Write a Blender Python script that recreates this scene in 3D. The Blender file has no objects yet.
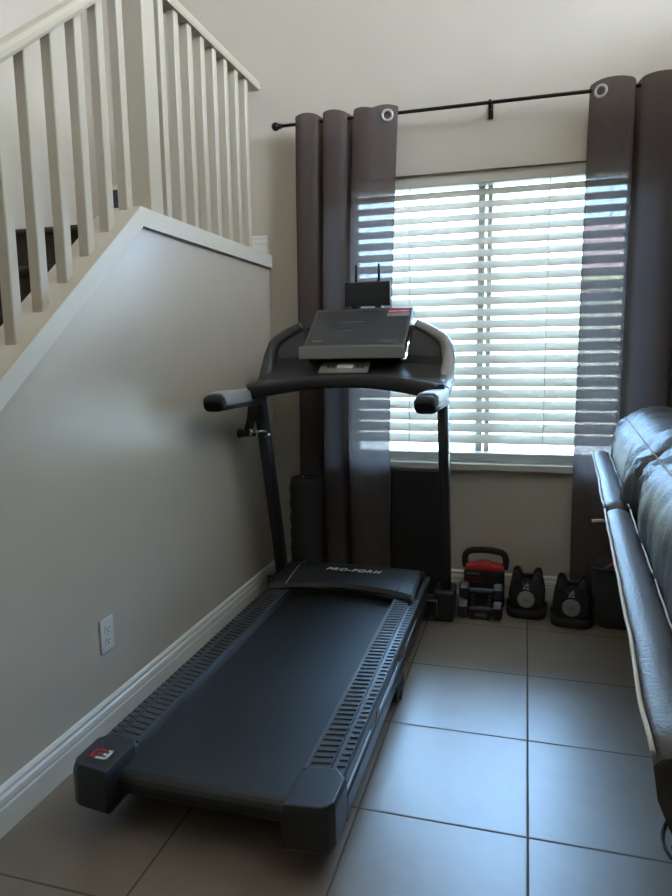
import bpy, bmesh, math, random
from math import sin, cos, pi, radians
from mathutils import Vector, Matrix, noise
random.seed(4)
SC = bpy.context.scene
COL = SC.collection

# ---------------------------------------------------------------- materials
def mat(name, col, rough=.5, metal=0, bump=0, bscale=60, var=0, vscale=4, spec=.5, coat=0):
    m = bpy.data.materials.new(name); m.use_nodes = True
    nt = m.node_tree; b = nt.nodes['Principled BSDF']
    b.inputs['Base Color'].default_value = (*col, 1)
    b.inputs['Roughness'].default_value = rough
    b.inputs['Metallic'].default_value = metal
    b.inputs['Specular IOR Level'].default_value = spec
    b.inputs['Coat Weight'].default_value = coat
    tc = nt.nodes.new('ShaderNodeTexCoord')
    if bump:
        n = nt.nodes.new('ShaderNodeTexNoise'); n.inputs['Scale'].default_value = bscale; n.inputs['Detail'].default_value = 4
        bp = nt.nodes.new('ShaderNodeBump'); bp.inputs['Strength'].default_value = bump; bp.inputs['Distance'].default_value = .004
        nt.links.new(tc.outputs['Object'], n.inputs['Vector']); nt.links.new(n.outputs['Fac'], bp.inputs['Height'])
        nt.links.new(bp.outputs['Normal'], b.inputs['Normal'])
    if var:
        n = nt.nodes.new('ShaderNodeTexNoise'); n.inputs['Scale'].default_value = vscale; n.inputs['Detail'].default_value = 5
        r = nt.nodes.new('ShaderNodeValToRGB')
        r.color_ramp.elements[0].position = .3; r.color_ramp.elements[1].position = .7
        r.color_ramp.elements[0].color = (*[c * (1 - var) for c in col], 1)
        r.color_ramp.elements[1].color = (*[min(1, c * (1 + var)) for c in col], 1)
        nt.links.new(tc.outputs['Object'], n.inputs['Vector']); nt.links.new(n.outputs['Fac'], r.inputs['Fac'])
        nt.links.new(r.outputs['Color'], b.inputs['Base Color'])
    return m

M = {}
M['wall'] = mat('wall_paint', (.60, .53, .43), .26, bump=.04, bscale=40, var=.02, spec=.75)
M['trim'] = mat('trim_paint', (.72, .68, .58), .35)
M['rail'] = mat('railing_paint', (.52, .46, .35), .4)
M['base'] = mat('baseboard_paint', (.74, .72, .66), .3)
M['ceil'] = mat('ceiling_paint', (.7, .68, .62), .8)
M['carpet'] = mat('dark_carpet', (.045, .036, .028), .95, bump=.6, bscale=220, var=.3, vscale=30)
M['black'] = mat('black_plastic', (.018, .019, .021), .42, bump=.05, bscale=300)
M['rubber'] = mat('black_rubber', (.012, .012, .013), .7)
M['belt'] = mat('belt_rubber', (.010, .011, .012), .46, bump=.2, bscale=500, var=.15, vscale=8)
M['railpl'] = mat('rail_plastic', (.045, .047, .05), .36)
M['steel'] = mat('black_powdercoat', (.02, .021, .024), .35)
M['grey'] = mat('charcoal_plastic', (.06, .062, .065), .38)
M['pod'] = mat('display_plastic', (.075, .08, .085), .3)
M['ledge'] = mat('grey_plastic', (.26, .255, .24), .45)
M['sleeve'] = mat('silver_plastic', (.42, .42, .43), .36, metal=.2)
M['silver'] = mat('silver_paint', (.55, .55, .56), .35, metal=.4)
M['chrome'] = mat('chrome', (.75, .75, .76), .15, metal=1)
M['red'] = mat('red_plastic', (.42, .018, .014), .45)
M['white'] = mat('white_print', (.75, .75, .73), .5)
M['outlet'] = mat('outlet_plastic', (.72, .71, .68), .3)
M['dark'] = mat('slot_black', (.01, .01, .01), .6)
M['vinyl'] = mat('window_vinyl', (.50, .45, .33), .45)
M['rod'] = mat('rod_bronze', (.02, .017, .014), .35, metal=.6)
M['leather'] = mat('black_leather', (.04, .037, .035), .46, bump=.4, bscale=140, var=.1, vscale=20, spec=1.0)
M['piping'] = mat('white_piping', (.62, .57, .5), .55)
M['thread'] = mat('pale_stitching', (.5, .46, .4), .7)
M['bin'] = mat('charcoal_fabric', (.035, .036, .036), .9, bump=.5, bscale=300)
M['iron'] = mat('dumbbell_vinyl', (.022, .025, .038), .4)
M['dial'] = mat('grey_dial', (.27, .26, .245), .5, var=.15, vscale=200)
M['teal'] = mat('pale_teal_print', (.35, .48, .50), .5)
M['stucco'] = mat('cream_stucco', (.72, .64, .46), .9, bump=.4, bscale=30)
M['tile_roof'] = mat('pink_roof_tile', (.62, .36, .27), .9, var=.25, vscale=6)
M['gravel'] = mat('pale_concrete', (.6, .58, .54), .9, var=.1)

def floor_mat():
    m = bpy.data.materials.new('floor_tile'); m.use_nodes = True
    nt = m.node_tree; N = nt.nodes; L = nt.links; b = N['Principled BSDF']
    tc = N.new('ShaderNodeTexCoord'); sep = N.new('ShaderNodeSeparateXYZ'); L.new(tc.outputs['Object'], sep.inputs[0])
    def math_(op, a, v=None, c=None):
        n = N.new('ShaderNodeMath'); n.operation = op
        for i, k in enumerate((a, v, c)):
            if k is None: continue
            if isinstance(k, (int, float)): n.inputs[i].default_value = k
            else: L.new(k, n.inputs[i])
        return n.outputs[0]
    def dist(o, off, T):   # distance to the nearest joint, in metres
        a = math_('DIVIDE', math_('SUBTRACT', o, off), T)
        f = math_('FRACT', math_('ADD', a, 100.5))
        return math_('MULTIPLY', math_('ABSOLUTE', math_('SUBTRACT', f, .5)), T), math_('FLOOR', math_('ADD', a, 100))
    dx, ix = dist(sep.outputs[0], .035, .459); dy, iy = dist(sep.outputs[1], 1.669, .461)
    d = math_('MINIMUM', dx, dy)
    g = math_('LESS_THAN', d, .0032)
    n1 = N.new('ShaderNodeTexNoise'); n1.inputs['Scale'].default_value = 5; n1.inputs['Detail'].default_value = 7; n1.inputs['Roughness'].default_value = .62
    n1.inputs['Distortion'].default_value = .2
    wn = N.new('ShaderNodeTexWhiteNoise'); cb = N.new('ShaderNodeCombineXYZ'); L.new(ix, cb.inputs[0]); L.new(iy, cb.inputs[1]); L.new(cb.outputs[0], wn.inputs['Vector'])
    va = N.new('ShaderNodeVectorMath'); va.operation = 'MULTIPLY_ADD'; L.new(wn.outputs['Color'], va.inputs[0]); va.inputs[1].default_value = (9, 9, 9); L.new(tc.outputs['Object'], va.inputs[2])
    L.new(va.outputs[0], n1.inputs['Vector'])
    r = N.new('ShaderNodeValToRGB'); r.color_ramp.elements[0].position = .3; r.color_ramp.elements[1].position = .72
    r.color_ramp.elements[0].color = (.19, .148, .11, 1); r.color_ramp.elements[1].color = (.24, .192, .148, 1)
    L.new(n1.outputs['Fac'], r.inputs['Fac'])
    mx = N.new('ShaderNodeMixRGB'); L.new(g, mx.inputs['Fac']); L.new(r.outputs['Color'], mx.inputs[1]); mx.inputs[2].default_value = (.10, .075, .05, 1)
    L.new(mx.outputs[0], b.inputs['Base Color']); b.inputs['Specular IOR Level'].default_value = .8
    rr = math_('ADD', math_('MULTIPLY', n1.outputs['Fac'], .08), .30); rg = math_('MAXIMUM', rr, math_('MULTIPLY', g, .9)); L.new(rg, b.inputs['Roughness'])
    sm = N.new('ShaderNodeMapRange'); sm.inputs[1].default_value = .002; sm.inputs[2].default_value = .006; L.new(d, sm.inputs[0])
    ad = math_('ADD', sm.outputs[0], math_('MULTIPLY', n1.outputs['Fac'], .12))
    bp = N.new('ShaderNodeBump'); bp.inputs['Strength'].default_value = .2; bp.inputs['Distance'].default_value = .002; L.new(ad, bp.inputs['Height']); L.new(bp.outputs['Normal'], b.inputs['Normal'])
    return m
M['floor'] = floor_mat()

def cloth_mat(name, col, transp, transl):
    m = bpy.data.materials.new(name); m.use_nodes = True
    nt = m.node_tree; N = nt.nodes; L = nt.links; N.remove(N['Principled BSDF']); out = N['Material Output']
    tc = N.new('ShaderNodeTexCoord'); w = N.new('ShaderNodeTexNoise'); w.inputs['Scale'].default_value = 6
    mp = N.new('ShaderNodeMapping'); mp.inputs['Scale'].default_value = (40, 40, 2); L.new(tc.outputs['Object'], mp.inputs[0]); L.new(mp.outputs[0], w.inputs['Vector'])
    r = N.new('ShaderNodeValToRGB'); r.color_ramp.elements[0].color = (*[c * .85 for c in col], 1); r.color_ramp.elements[1].color = (*[c * 1.15 for c in col], 1); L.new(w.outputs['Fac'], r.inputs['Fac'])
    d = N.new('ShaderNodeBsdfDiffuse'); t = N.new('ShaderNodeBsdfTranslucent'); tr = N.new('ShaderNodeBsdfTransparent')
    L.new(r.outputs['Color'], d.inputs['Color']); L.new(r.outputs['Color'], t.inputs['Color'])
    tr.inputs['Color'].default_value = (1, .86, .76, 1)
    a = N.new('ShaderNodeMixShader'); a.inputs[0].default_value = transl; L.new(d.outputs[0], a.inputs[1]); L.new(t.outputs[0], a.inputs[2])
    b = N.new('ShaderNodeMixShader'); b.inputs[0].default_value = transp; L.new(a.outputs[0], b.inputs[1]); L.new(tr.outputs[0], b.inputs[2])
    L.new(b.outputs[0], out.inputs['Surface'])
    return m
M['curtain'] = cloth_mat('taupe_sheer_cloth', (.165, .135, .13), .06, .45)

def slat_mat():
    m = bpy.data.materials.new('white_slat'); m.use_nodes = True
    nt = m.node_tree; N = nt.nodes; L = nt.links; p = N['Principled BSDF']; out = N['Material Output']
    p.inputs['Base Color'].default_value = (.76, .70, .62, 1); p.inputs['Roughness'].default_value = .4
    t = N.new('ShaderNodeBsdfTranslucent'); t.inputs['Color'].default_value = (.82, .72, .56, 1)
    a = N.new('ShaderNodeMixShader'); a.inputs[0].default_value = .16
    L.new(p.outputs[0], a.inputs[1]); L.new(t.outputs[0], a.inputs[2]); L.new(a.outputs[0], out.inputs['Surface'])
    return m
M['slat'] = slat_mat()

def glass_mat():
    m = bpy.data.materials.new('window_glass'); m.use_nodes = True
    nt = m.node_tree; N = nt.nodes; L = nt.links; N.remove(N['Principled BSDF']); out = N['Material Output']
    t = N.new('ShaderNodeBsdfTransparent'); t.inputs['Color'].default_value = (.96, .98, .97, 1)
    g = N.new('ShaderNodeBsdfGlossy'); g.inputs['Roughness'].default_value = .02
    f = N.new('ShaderNodeFresnel'); f.inputs['IOR'].default_value = 1.45
    a = N.new('ShaderNodeMixShader'); L.new(f.outputs[0], a.inputs[0]); L.new(t.outputs[0], a.inputs[1]); L.new(g.outputs[0], a.inputs[2])
    L.new(a.outputs[0], out.inputs['Surface'])
    return m
M['glass'] = glass_mat()

# ---------------------------------------------------------------- mesh builder
class MB:
    def __init__(s): s.bm = bmesh.new()
    def _faces_smooth(s, fs, sm):
        for f in fs: f.smooth = sm
    def box(s, x0, x1, y0, y1, z0, z1, bev=0, seg=2, mtx=None):
        g = bmesh.ops.create_cube(s.bm, size=1)['verts']
        for v in g:
            v.co = Vector(((x0 + x1) / 2 + v.co.x * (x1 - x0), (y0 + y1) / 2 + v.co.y * (y1 - y0), (z0 + z1) / 2 + v.co.z * (z1 - z0)))
        if bev:
            es = list({e for v in g for e in v.link_edges})
            r = bmesh.ops.bevel(s.bm, geom=es, offset=bev, segments=seg, profile=.5, affect='EDGES')
            g = list({v for f in r['faces'] for v in f.verts} | {v for v in g if v.is_valid})
            for f in r['faces']: f.smooth = True
        if mtx is not None:
            for v in g: v.co = mtx @ v.co
        return s
    def loft(s, loops, caps=True, smooth=True, closed=True):
        rows = [[s.bm.verts.new(p) for p in lp] for lp in loops]
        n = len(rows[0])
        for a, b in zip(rows, rows[1:]):
            for i in range(n if closed else n - 1):
                j = (i + 1) % n
                f = s.bm.faces.new((a[i], a[j], b[j], b[i])); f.smooth = smooth
        if caps and closed:
            s.bm.faces.new(rows[0][::-1]); s.bm.faces.new(rows[-1])
        return s
    def prism(s, pts, vec, smooth=False, bev=0):
        a = [Vector(p) for p in pts]; v = Vector(vec)
        va = [s.bm.verts.new(p) for p in a]; vb = [s.bm.verts.new(p + v) for p in a]
        n = len(a); fs = [s.bm.faces.new(va[::-1]), s.bm.faces.new(vb)]
        for i in range(n):
            j = (i + 1) % n; f = s.bm.faces.new((va[i], va[j], vb[j], vb[i])); f.smooth = smooth; fs.append(f)
        if bev:
            es = list({e for f in fs for e in f.edges})
            r = bmesh.ops.bevel(s.bm, geom=es, offset=bev, segments=2, profile=.5, affect='EDGES')
            for f in r['faces']: f.smooth = True
        return s
    def tube(s, pts, rad, n=10, up=(0, 0, 1), sq=2.0, caps=True):
        """swept superellipse; rad is a number, (rw,rh) or a list of those"""
        P = [Vector(p) for p in pts]; loops = []
        for i, p in enumerate(P):
            t = (P[min(i + 1, len(P) - 1)] - P[max(i - 1, 0)]).normalized()
            u = Vector(up)
            if abs(t.dot(u)) > .97: u = Vector((1, 0, 0)) if abs(t.x) < .9 else Vector((0, 1, 0))
            a = t.cross(u).normalized(); b = a.cross(t).normalized()
            r = rad[i] if isinstance(rad, list) else rad
            rw, rh = r if isinstance(r, tuple) else (r, r)
            lp = []
            for k in range(n):
                th = 2 * pi * k / n; c, d = cos(th), sin(th)
                c = math.copysign(abs(c) ** (2 / sq), c); d = math.copysign(abs(d) ** (2 / sq), d)
                lp.append(p + a * (rw * c) + b * (rh * d))
            loops.append(lp)
        return s.loft(loops, caps)
    def disc(s, c, axis, r, h, n=24, bev=0):
        c = Vector(c); ax = Vector(axis).normalized()
        if bev:
            return s.tube([c, c + ax * bev, c + ax * (h - bev), c + ax * h], [r - bev, r, r, r - bev], n)
        return s.tube([c, c + ax * h], r, n)
    def build(s, name, m, parent=None, org=None):
        me = bpy.data.meshes.new(name)
        bmesh.ops.recalc_face_normals(s.bm, faces=s.bm.faces)
        if parent is not None:
            o_ = ORG_V[parent.name]
        else: o_ = Vector(org) if org is not None else Vector((0, 0, 0))
        for v in s.bm.verts: v.co -= o_
        s.bm.to_mesh(me); s.bm.free(); me.materials.append(m)
        o = bpy.data.objects.new(name, me); COL.objects.link(o)
        if parent is not None: o.parent = parent; ORG_V[o.name] = o_
        else: o.location = o_; ORG_V[o.name] = o_
        return o
ORG_V = {}

def tag(o, label, cat, group=None):
    o['label'] = label; o['category'] = cat
    if group: o['group'] = group
    return o
def thing(name, loc, label, cat, group=None):
    o = bpy.data.objects.new(name, None); COL.objects.link(o); o.location = loc; o.empty_display_size = .1
    ORG_V[o.name] = Vector(loc)
    return tag(o, label, cat, group)
def struct(mb, name, m):
    o = mb.build(name, m); o['kind'] = 'structure'; return o
def copy_tree(o, parent=None, loc=None):
    c = o.copy(); COL.objects.link(c)
    if parent is not None: c.parent = parent
    if loc is not None: c.location = loc
    for ch in list(o.children): copy_tree(ch, c)
    return c

# ---------------------------------------------------------------- dimensions
WL = -1.335      # face of the wall under the stairs
WB = 3.45        # face of the window wall
XL, XR, YF, ZC = -2.45, 3.8, -3.2, 5.0
OX0, OX1, OZ0, OZ1 = -.93, .495, .69, 2.142

# floor, ceiling, walls
struct(MB().box(XL, XR, YF, WB + .18, -.08, 0), 'floor', M['floor'])
struct(MB().box(XL - .15, XR + .15, YF - .15, WB + .18, ZC, ZC + .12), 'ceiling', M['ceil'])
b = MB()
b.box(XL - .15, OX0, WB, WB + .18, 0, ZC); b.box(OX1, XR + .15, WB, WB + .18, 0, ZC)
b.box(OX0, OX1, WB, WB + .18, 0, OZ0 - .03); b.box(OX0, OX1, WB, WB + .18, OZ1, ZC)
struct(b, 'wall_back', M['wall'])
struct(MB().box(XL - .15, XL, YF, WB, 0, ZC), 'wall_left', M['wall'])
struct(MB().box(XL - .15, XR + .15, YF - .15, YF, 0, ZC), 'wall_front', M['wall'])
b = MB()   # right wall with a tall upper window and a garden door behind the viewer
HY0, HY1, HZ0, HZ1 = -.1, 2.0, 3.3, 4.8
b.box(XR, XR + .15, YF, WB, 0, HZ0); b.box(XR, XR + .15, YF, WB, HZ1, ZC)
b.box(XR, XR + .15, YF, HY0, HZ0, HZ1); b.box(XR, XR + .15, HY1, WB, HZ0, HZ1)
struct(b, 'wall_right', M['wall'])
# unseen slab added to keep upper-window light off the lower walls and floor
b = MB(); b.box(1.2, XR - .002, YF + .002, WB - .002, 2.62, 2.88, .01); b.box(WL + .3, 1.2, YF + .002, -.25, 2.62, 2.88, .01)
struct(b, 'shading_slab', M['ceil'])
# sloping wall under the stairs
SL = .80; APY = 2.17; APZ = 1.775
poly = [(WL - .10, APY - APZ / SL + .06, 0), (WL - .10, WB, 0), (WL - .10, WB, APZ - .02), (WL - .10, APY, APZ - .02)]
struct(MB().prism(poly, (.10, 0, 0)), 'wall_inner', M['wall'])

# caps on that wall: wide sloping board with a flat face moulding, then the level landing run
b = MB()
y0, z0 = APY - 1.9, APZ - 1.9 * SL
b.prism([(WL - .135, y0, z0), (WL - .135, APY, APZ), (WL - .135, APY, APZ + .02), (WL - .135, y0, z0 + .02)], (.15, 0, 0))
b.prism([(WL - .135, APY, APZ), (WL - .135, WB - .01, APZ), (WL - .135, WB - .01, APZ + .02), (WL - .135, APY, APZ + .02)], (.15, 0, 0))
struct(b, 'trim_1', M['rail'])
b = MB()
b.prism([(WL, y0, z0 - .055), (WL, APY + .01, APZ - .047), (WL, APY, APZ + .018), (WL, y0, z0 + .018)], (.017, 0, 0))
b.prism([(WL, APY + .01, APZ - .047), (WL, WB - .01, APZ - .047), (WL, WB - .01, APZ + .018), (WL, APY, APZ + .018)], (.017, 0, 0))
struct(b, 'trim_3', M['trim'])

# skirting boards with a stepped profile
def skirt(p0, p1, out, name, h=.13, z=0.0, m='base'):
    p0 = Vector(p0); p1 = Vector(p1); o = Vector(out)
    prof = [(0, 0), (.016, 0), (.016, h * .56), (.013, h * .60), (.013, h * .63), (.016, h * .66), (.014, h * .78), (.009, h * .83), (.009, h * .88), (.011, h * .91), (.006, h * .98), (0, h)]
    b = MB(); pts = [p0 + o * a + Vector((0, 0, z + c)) for a, c in prof]
    b.prism(pts, p1 - p0)
    return struct(b, name, M[m])
skirt((WL, .02, 0), (WL, WB - .001, 0), (1, 0, 0), 'baseboard_left')
skirt((WL + .017, WB, 0), (XR, WB, 0), (0, -1, 0), 'baseboard_back')
skirt((XL + .001, WB, 0), (WL - .004, WB, 0), (0, -1, 0), 'baseboard_landing', z=1.77)
skirt((XR, YF, 0), (XR, WB - .02, 0), (-1, 0, 0), 'baseboard_right')

# staircase behind the wall
st = thing('staircase', (-1.9, 1.2, 0), 'dark carpeted staircase rising to a landing behind the painted railing', 'stairs')
RISE, RUN = .177, .2213
for i in range(1, 10):
    ya = 2.27 - (10 - i) * RUN
    b = MB(); b.box(XL + .002, WL - .137, ya, ya + RUN + (0 if i < 9 else 0), RISE * (i - 1) if i > 1 else 0.001, RISE * i, .006)
    b.tube([(XL + .002, ya - .006, RISE * i - .014), (WL - .137, ya - .006, RISE * i - .014)], .014, 10)
    b.build('step', M['carpet'], st)
b = MB(); b.box(XL + .002, WL - .137, 2.27, WB - .018, 1.6, 1.769, .006)
b.tube([(XL + .002, 2.264, 1.755), (WL - .137, 2.264, 1.755)], .014, 10)
b.build('landing', M['carpet'], st)

# railing
ra = thing('stair_railing', (-1.38, 2.3, 1.79), 'cream painted stair railing with square balusters climbing to a level landing run', 'railing')
def capz(y): return APZ + .02 + min(0, (y - APY) * SL)
BX0, BX1 = -1.40, -1.362
def baluster(y1, top):
    y0 = y1 - .036
    b = MB()
    zs0, zs1 = capz(y0), capz(y1)
    t0, t1 = top(y0), top(y1)
    lo = [Vector((BX0, y0, zs0)), Vector((BX1, y0, zs0)), Vector((BX1, y1, zs1)), Vector((BX0, y1, zs1))]
    hi = [Vector((BX0, y0, t0)), Vector((BX1, y0, t0)), Vector((BX1, y1, t1)), Vector((BX0, y1, t1))]
    b.loft([lo, hi], smooth=False)
    bmesh.ops.bevel(b.bm, geom=[e for e in b.bm.edges if abs(e.verts[0].co.z - e.verts[1].co.z) > .3], offset=.003, segments=1, affect='EDGES')
    b.build('baluster', M['rail'], ra)
slope_top = lambda y: 2.047 + .79 * (y - 1.583) - .0
level_top = lambda y: 2.614
for k in range(-6, 6): baluster(1.596 + .1187 * k, slope_top)
for y in (2.472, 2.587, 2.700, 2.815, 2.930, 3.048, 3.166, 3.282): baluster(y, level_top)
b = MB(); b.box(-1.448, -1.355, 2.302, 2.392, APZ + .02, 2.86, .004)
b.box(-1.462, -1.341, 2.288, 2.406, 2.86, 2.885, .006); b.build('newel_post', M['rail'], ra)
def handrail(p0, p1):
    p0 = Vector(p0); p1 = Vector(p1)
    prof = [(-.03, 0), (.03, 0), (.034, .012), (.034, .028), (.026, .042), (-.026, .042), (-.034, .028), (-.034, .012)]
    b = MB(); b.loft([[p + Vector((a, 0, c)) for a, c in prof] for p in (p0, p1)], smooth=False)
    return b
handrail((-1.381, .80, slope_top(.80) - .001), (-1.381, 2.301, slope_top(2.301) - .001)).build('handrail', M['rail'], ra)
b = handrail((-1.381, 2.393, 2.613), (-1.381, WB - .04, 2.613))
b.build('handrail', M['rail'], ra)

pl = thing('wall_plate', (-2.236, WB - .01, 2.15), 'small dark grey wall plate in a pale surround on the landing wall', 'wall plate')
b = MB(); b.box(-2.285, -2.187, WB - .010, WB - .001, 2.085, 2.225, .003); b.build('surround', M['trim'], pl)
b = MB(); b.box(-2.262, -2.210, WB - .016, WB - .0095, 2.10, 2.20, .003); b.build('panel', mat('plate_grey', (.03, .035, .045), .4), pl)

# ---------------------------------------------------------------- window
wf = MB(); fy0, fy1 = 3.565, 3.615
wf.box(OX0 + .001, OX0 + .05, fy0, fy1, OZ0, OZ1 - .001, .004); wf.box(OX1 - .05, OX1 - .001, fy0, fy1, OZ0, OZ1 - .001, .004)
wf.box(OX0 + .05, OX1 - .05, fy0, fy1, OZ1 - .05, OZ1 - .001, .004); wf.box(OX0 + .05, OX1 - .05, fy0, fy1, OZ0, OZ0 + .05, .004)
win = wf.build('window_1', M['vinyl']); win['kind'] = 'structure'
b = MB(); b.box(-.250, -.216, fy0 - .008, fy1 - .005, OZ0 + .05, OZ1 - .05, .004); b.box(-.205, -.180, fy0 + .008, fy1, OZ0 + .05, OZ1 - .05, .004)
b.build('mullion', M['vinyl'], win)
for x0, x1 in ((OX0 + .05, -.250), (-.180, OX1 - .05)):
    b = MB(); b.box(x0, x1, 3.592, 3.596, OZ0 + .05, OZ1 - .05); b.build('pane', M['glass'], win)
b = MB(); b.box(OX0 - .03, OX1 + .03, WB - .035, WB - .001, OZ0 - .022, OZ0 + .016, .006); b.box(OX0 + .001, OX1 - .001, WB - .002, fy0, OZ0 - .03, OZ0 + .012)
struct(b, 'trim_2', M['trim'])

# ---------------------------------------------------------------- blind
bl = thing('window_blind', (-.217, 3.505, OZ1), 'white wooden slatted blind, tilted half open, in the window recess', 'blind')
b = MB(); b.box(OX0 + .006, OX1 - .006, 3.468, 3.54, 2.085, OZ1 - .002, .003); b.build('headrail', M['slat'], bl)
TILT = radians(41); SW = .0635; PIT = .0585
b = MB(); nslat = 22
for i in range(nslat):
    zc = 2.05 - i * PIT; yc = 3.507
    loops = []
    for x in (OX0 + .012, OX1 - .012):
        lp = []
        for t, h in ((-.5, .0014), (-.3, .0026), (0, .0032), (.3, .0026), (.5, .0014), (.5, -.0014), (.3, -.0006), (0, 0), (-.3, -.0006), (-.5, -.0014)):
            y = t * SW; dz = h
            lp.append(Vector((x, yc + y * cos(TILT) - dz * sin(TILT), zc + y * sin(TILT) + dz * cos(TILT))))
        loops.append(lp)
    b.loft(loops, smooth=False)
b.build('slats', M['slat'], bl)
b = MB(); b.box(OX0 + .012, OX1 - .012, 3.475, 3.54, .712, .752, .006); b.build('bottom_rail', mat('rail_white', (.55, .55, .54), .45), bl)
cord = mat('blind_cord', (.6, .58, .52), .8)
for x in (-.80, -.585, .09, .37):
    b = MB()
    b.tube([(x, 3.475, 2.09), (x, 3.475, .735)], .0016, 6); b.tube([(x, 3.539, 2.09), (x, 3.539, .735)], .0016, 6)
    b.build('ladder_cord', cord, bl)

# ---------------------------------------------------------------- curtain rod and curtains
RY, RZ = 3.37, 2.415
rod = thing('curtain_rod', (-.19, RY, RZ), 'thin dark bronze curtain rod with a ball end above the window', 'curtain rod')
b = MB(); b.tube([(-1.235, RY, RZ), (1.0, RY, RZ)], .0085, 12); b.build('pole', M['rod'], rod)
for x, s in ((-1.235, -1), (1.0, 1)):
    b = MB(); bmesh.ops.create_uvsphere(b.bm, u_segments=18, v_segments=12, radius=.021, matrix=Matrix.Translation((x + s * .018, RY, RZ)))
    for f in b.bm.faces: f.smooth = True
    b.tube([(x - s * .012, RY, RZ), (x + s * .004, RY, RZ)], .013, 12); b.build('finial', M['rod'], rod)
for x in (-1.08, -.19, .93):
    b = MB(); b.tube([(x, RY, RZ - .012), (x, WB - .004, RZ - .012)], .006, 8)
    b.tube([(x - .007, RY, RZ), (x + .007, RY, RZ)], .014, 14)
    b.box(x - .012, x + .012, WB - .006, WB - .0005, RZ - .05, RZ + .03, .002); b.build('bracket', M['rod'], rod)

def catmull(P, n):
    out = []; P = [Vector(p) for p in P]
    for i in range(len(P) - 1):
        p0 = P[max(i - 1, 0)]; p1 = P[i]; p2 = P[i + 1]; p3 = P[min(i + 2, len(P) - 1)]
        for k in range(n):
            t = k / n
            out.append(.5 * ((2 * p1) + (p2 - p0) * t + (2 * p0 - 5 * p1 + 4 * p2 - p3) * t * t + (3 * p1 - p0 - 3 * p2 + p3) * t ** 3))
    out.append(P[-1]); return out
def curtain(name, plan_top, plan_bot, bumps, ztop, zbot, grommets, label, seed):
    root = thing(name, (sum(p[0] for p in plan_top) / len(plan_top), RY, zbot), label, 'curtain')
    A = catmull([(x, y, 0) for x, y in plan_top], 7); B = catmull([(x, y, 0) for x, y in plan_bot], 7)
    b = MB(); loops = []
    NZ = 46
    for k in range(NZ + 1):
        f = k / NZ; fz = f ** 1.0
        row = []
        for i, (p, q) in enumerate(zip(A, B)):
            s = 1 - (1 - min(1, f * 1.15)) ** 2
            v = p.lerp(q, s)
            zt = ztop + bumps(p.x)
            nn = noise.noise(Vector((v.x * 5 + seed, f * 3.0, seed)))
            row.append(Vector((v.x + .006 * nn * f, v.y + .010 * nn * min(1, f * 4), zt + (zbot - zt) * fz)))
        loops.append(row)
    b.loft(loops, caps=False, closed=False)
    b.build('cloth', M['curtain'], root)
    for gx, gy, ang in grommets:
        b = MB(); ring = []
        R_ = Matrix.Rotation(ang, 4, 'Z')
        for j in range(24):
            a = 2 * pi * j / 24; rr = []
            for k in range(8):
                c = 2 * pi * k / 8; r = .0235 + .006 * cos(c)
                rr.append(Vector((gx, gy, RZ - .018)) + R_ @ Vector((r * cos(a), .0035 * sin(c), r * sin(a))))
            ring.append(rr)
        ring.append(ring[0]); b.loft(ring, caps=False); b.build('grommet', M['silver'], root)
    return root
ptL = [(-1.135, 3.405), (-1.138, 3.345), (-1.10, 3.325), (-1.035, 3.33), (-1.014, 3.365), (-1.008, 3.41), (-.999, 3.375), (-.985, 3.33), (-.93, 3.322), (-.885, 3.335), (-.870, 3.38), (-.862, 3.42), (-.848, 3.385), (-.83, 3.345), (-.76, 3.325), (-.68, 3.335), (-.630, 3.352), (-.620, 3.36)]
pbL = [(x * .93 - .095, 3.37 + (y - 3.37) * .8) for x, y in ptL]
curtain('curtain', ptL, pbL, lambda x: .012 * abs(sin((x + 1.012) * 2 * pi / .27)) , 2.437, .03, [(-.668, 3.330, .18)],
        'taupe sheer curtain hanging left of the window behind the treadmill console', 1.3)
ptR = [(.247, 3.40), (.252, 3.365), (.29, 3.332), (.36, 3.322), (.415, 3.33), (.434, 3.36), (.442, 3.41), (.452, 3.375), (.47, 3.335), (.54, 3.322), (.61, 3.33), (.635, 3.37), (.645, 3.41), (.66, 3.36), (.70, 3.33), (.78, 3.325), (.84, 3.35), (.86, 3.40)]
pbR = [(x * 1.02 - .02, 3.37 + (y - 3.37) * .8) for x, y in ptR]
curtain('curtain', ptR, pbR, lambda x: .014 * abs(sin((x - .437) * 2 * pi / .40)), 2.437, .03, [(.288, 3.329, -.35)],
        'taupe sheer curtain hanging right of the window behind the black sofa', 7.7)

# ---------------------------------------------------------------- wall outlet
oy, oz = 1.838, .348
ou = thing('wall_outlet', (WL, oy, oz), 'white double wall outlet on the wall left of the treadmill deck', 'outlet')
b = MB(); b.box(WL + .0005, WL + .0065, oy - .036, oy + .036, oz - .0585, oz + .0585, .003); b.build('cover_plate', M['outlet'], ou)
for dz in (.021, -.021):
    b = MB(); b.box(WL + .0064, WL + .0085, oy - .016, oy + .016, oz + dz - .0135, oz + dz + .0135, .001); r_ = b.build('receptacle', M['outlet'], ou)
    b = MB()
    b.box(WL + .0083, WL + .0089, oy - .0075, oy - .0055, oz + dz - .001, oz + dz + .008); b.box(WL + .0083, WL + .0089, oy + .0055, oy + .0075, oz + dz, oz + dz + .008)
    b.box(WL + .0083, WL + .0089, oy - .0025, oy + .0025, oz + dz - .010, oz + dz - .0055); b.build('slots', M['dark'], r_)
b = MB(); b.disc((WL + .0064, oy, oz), (1, 0, 0), .0028, .001, 10); b.build('screw', M['silver'], ou)

# ---------------------------------------------------------------- treadmill
CX = -.778
tm = thing('treadmill', (CX, 2.25, 0), 'black treadmill with a wide console and silver handles standing beside the stair wall', 'treadmill')
def P(dx, y, z): return Vector((CX + dx, y, z))
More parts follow.
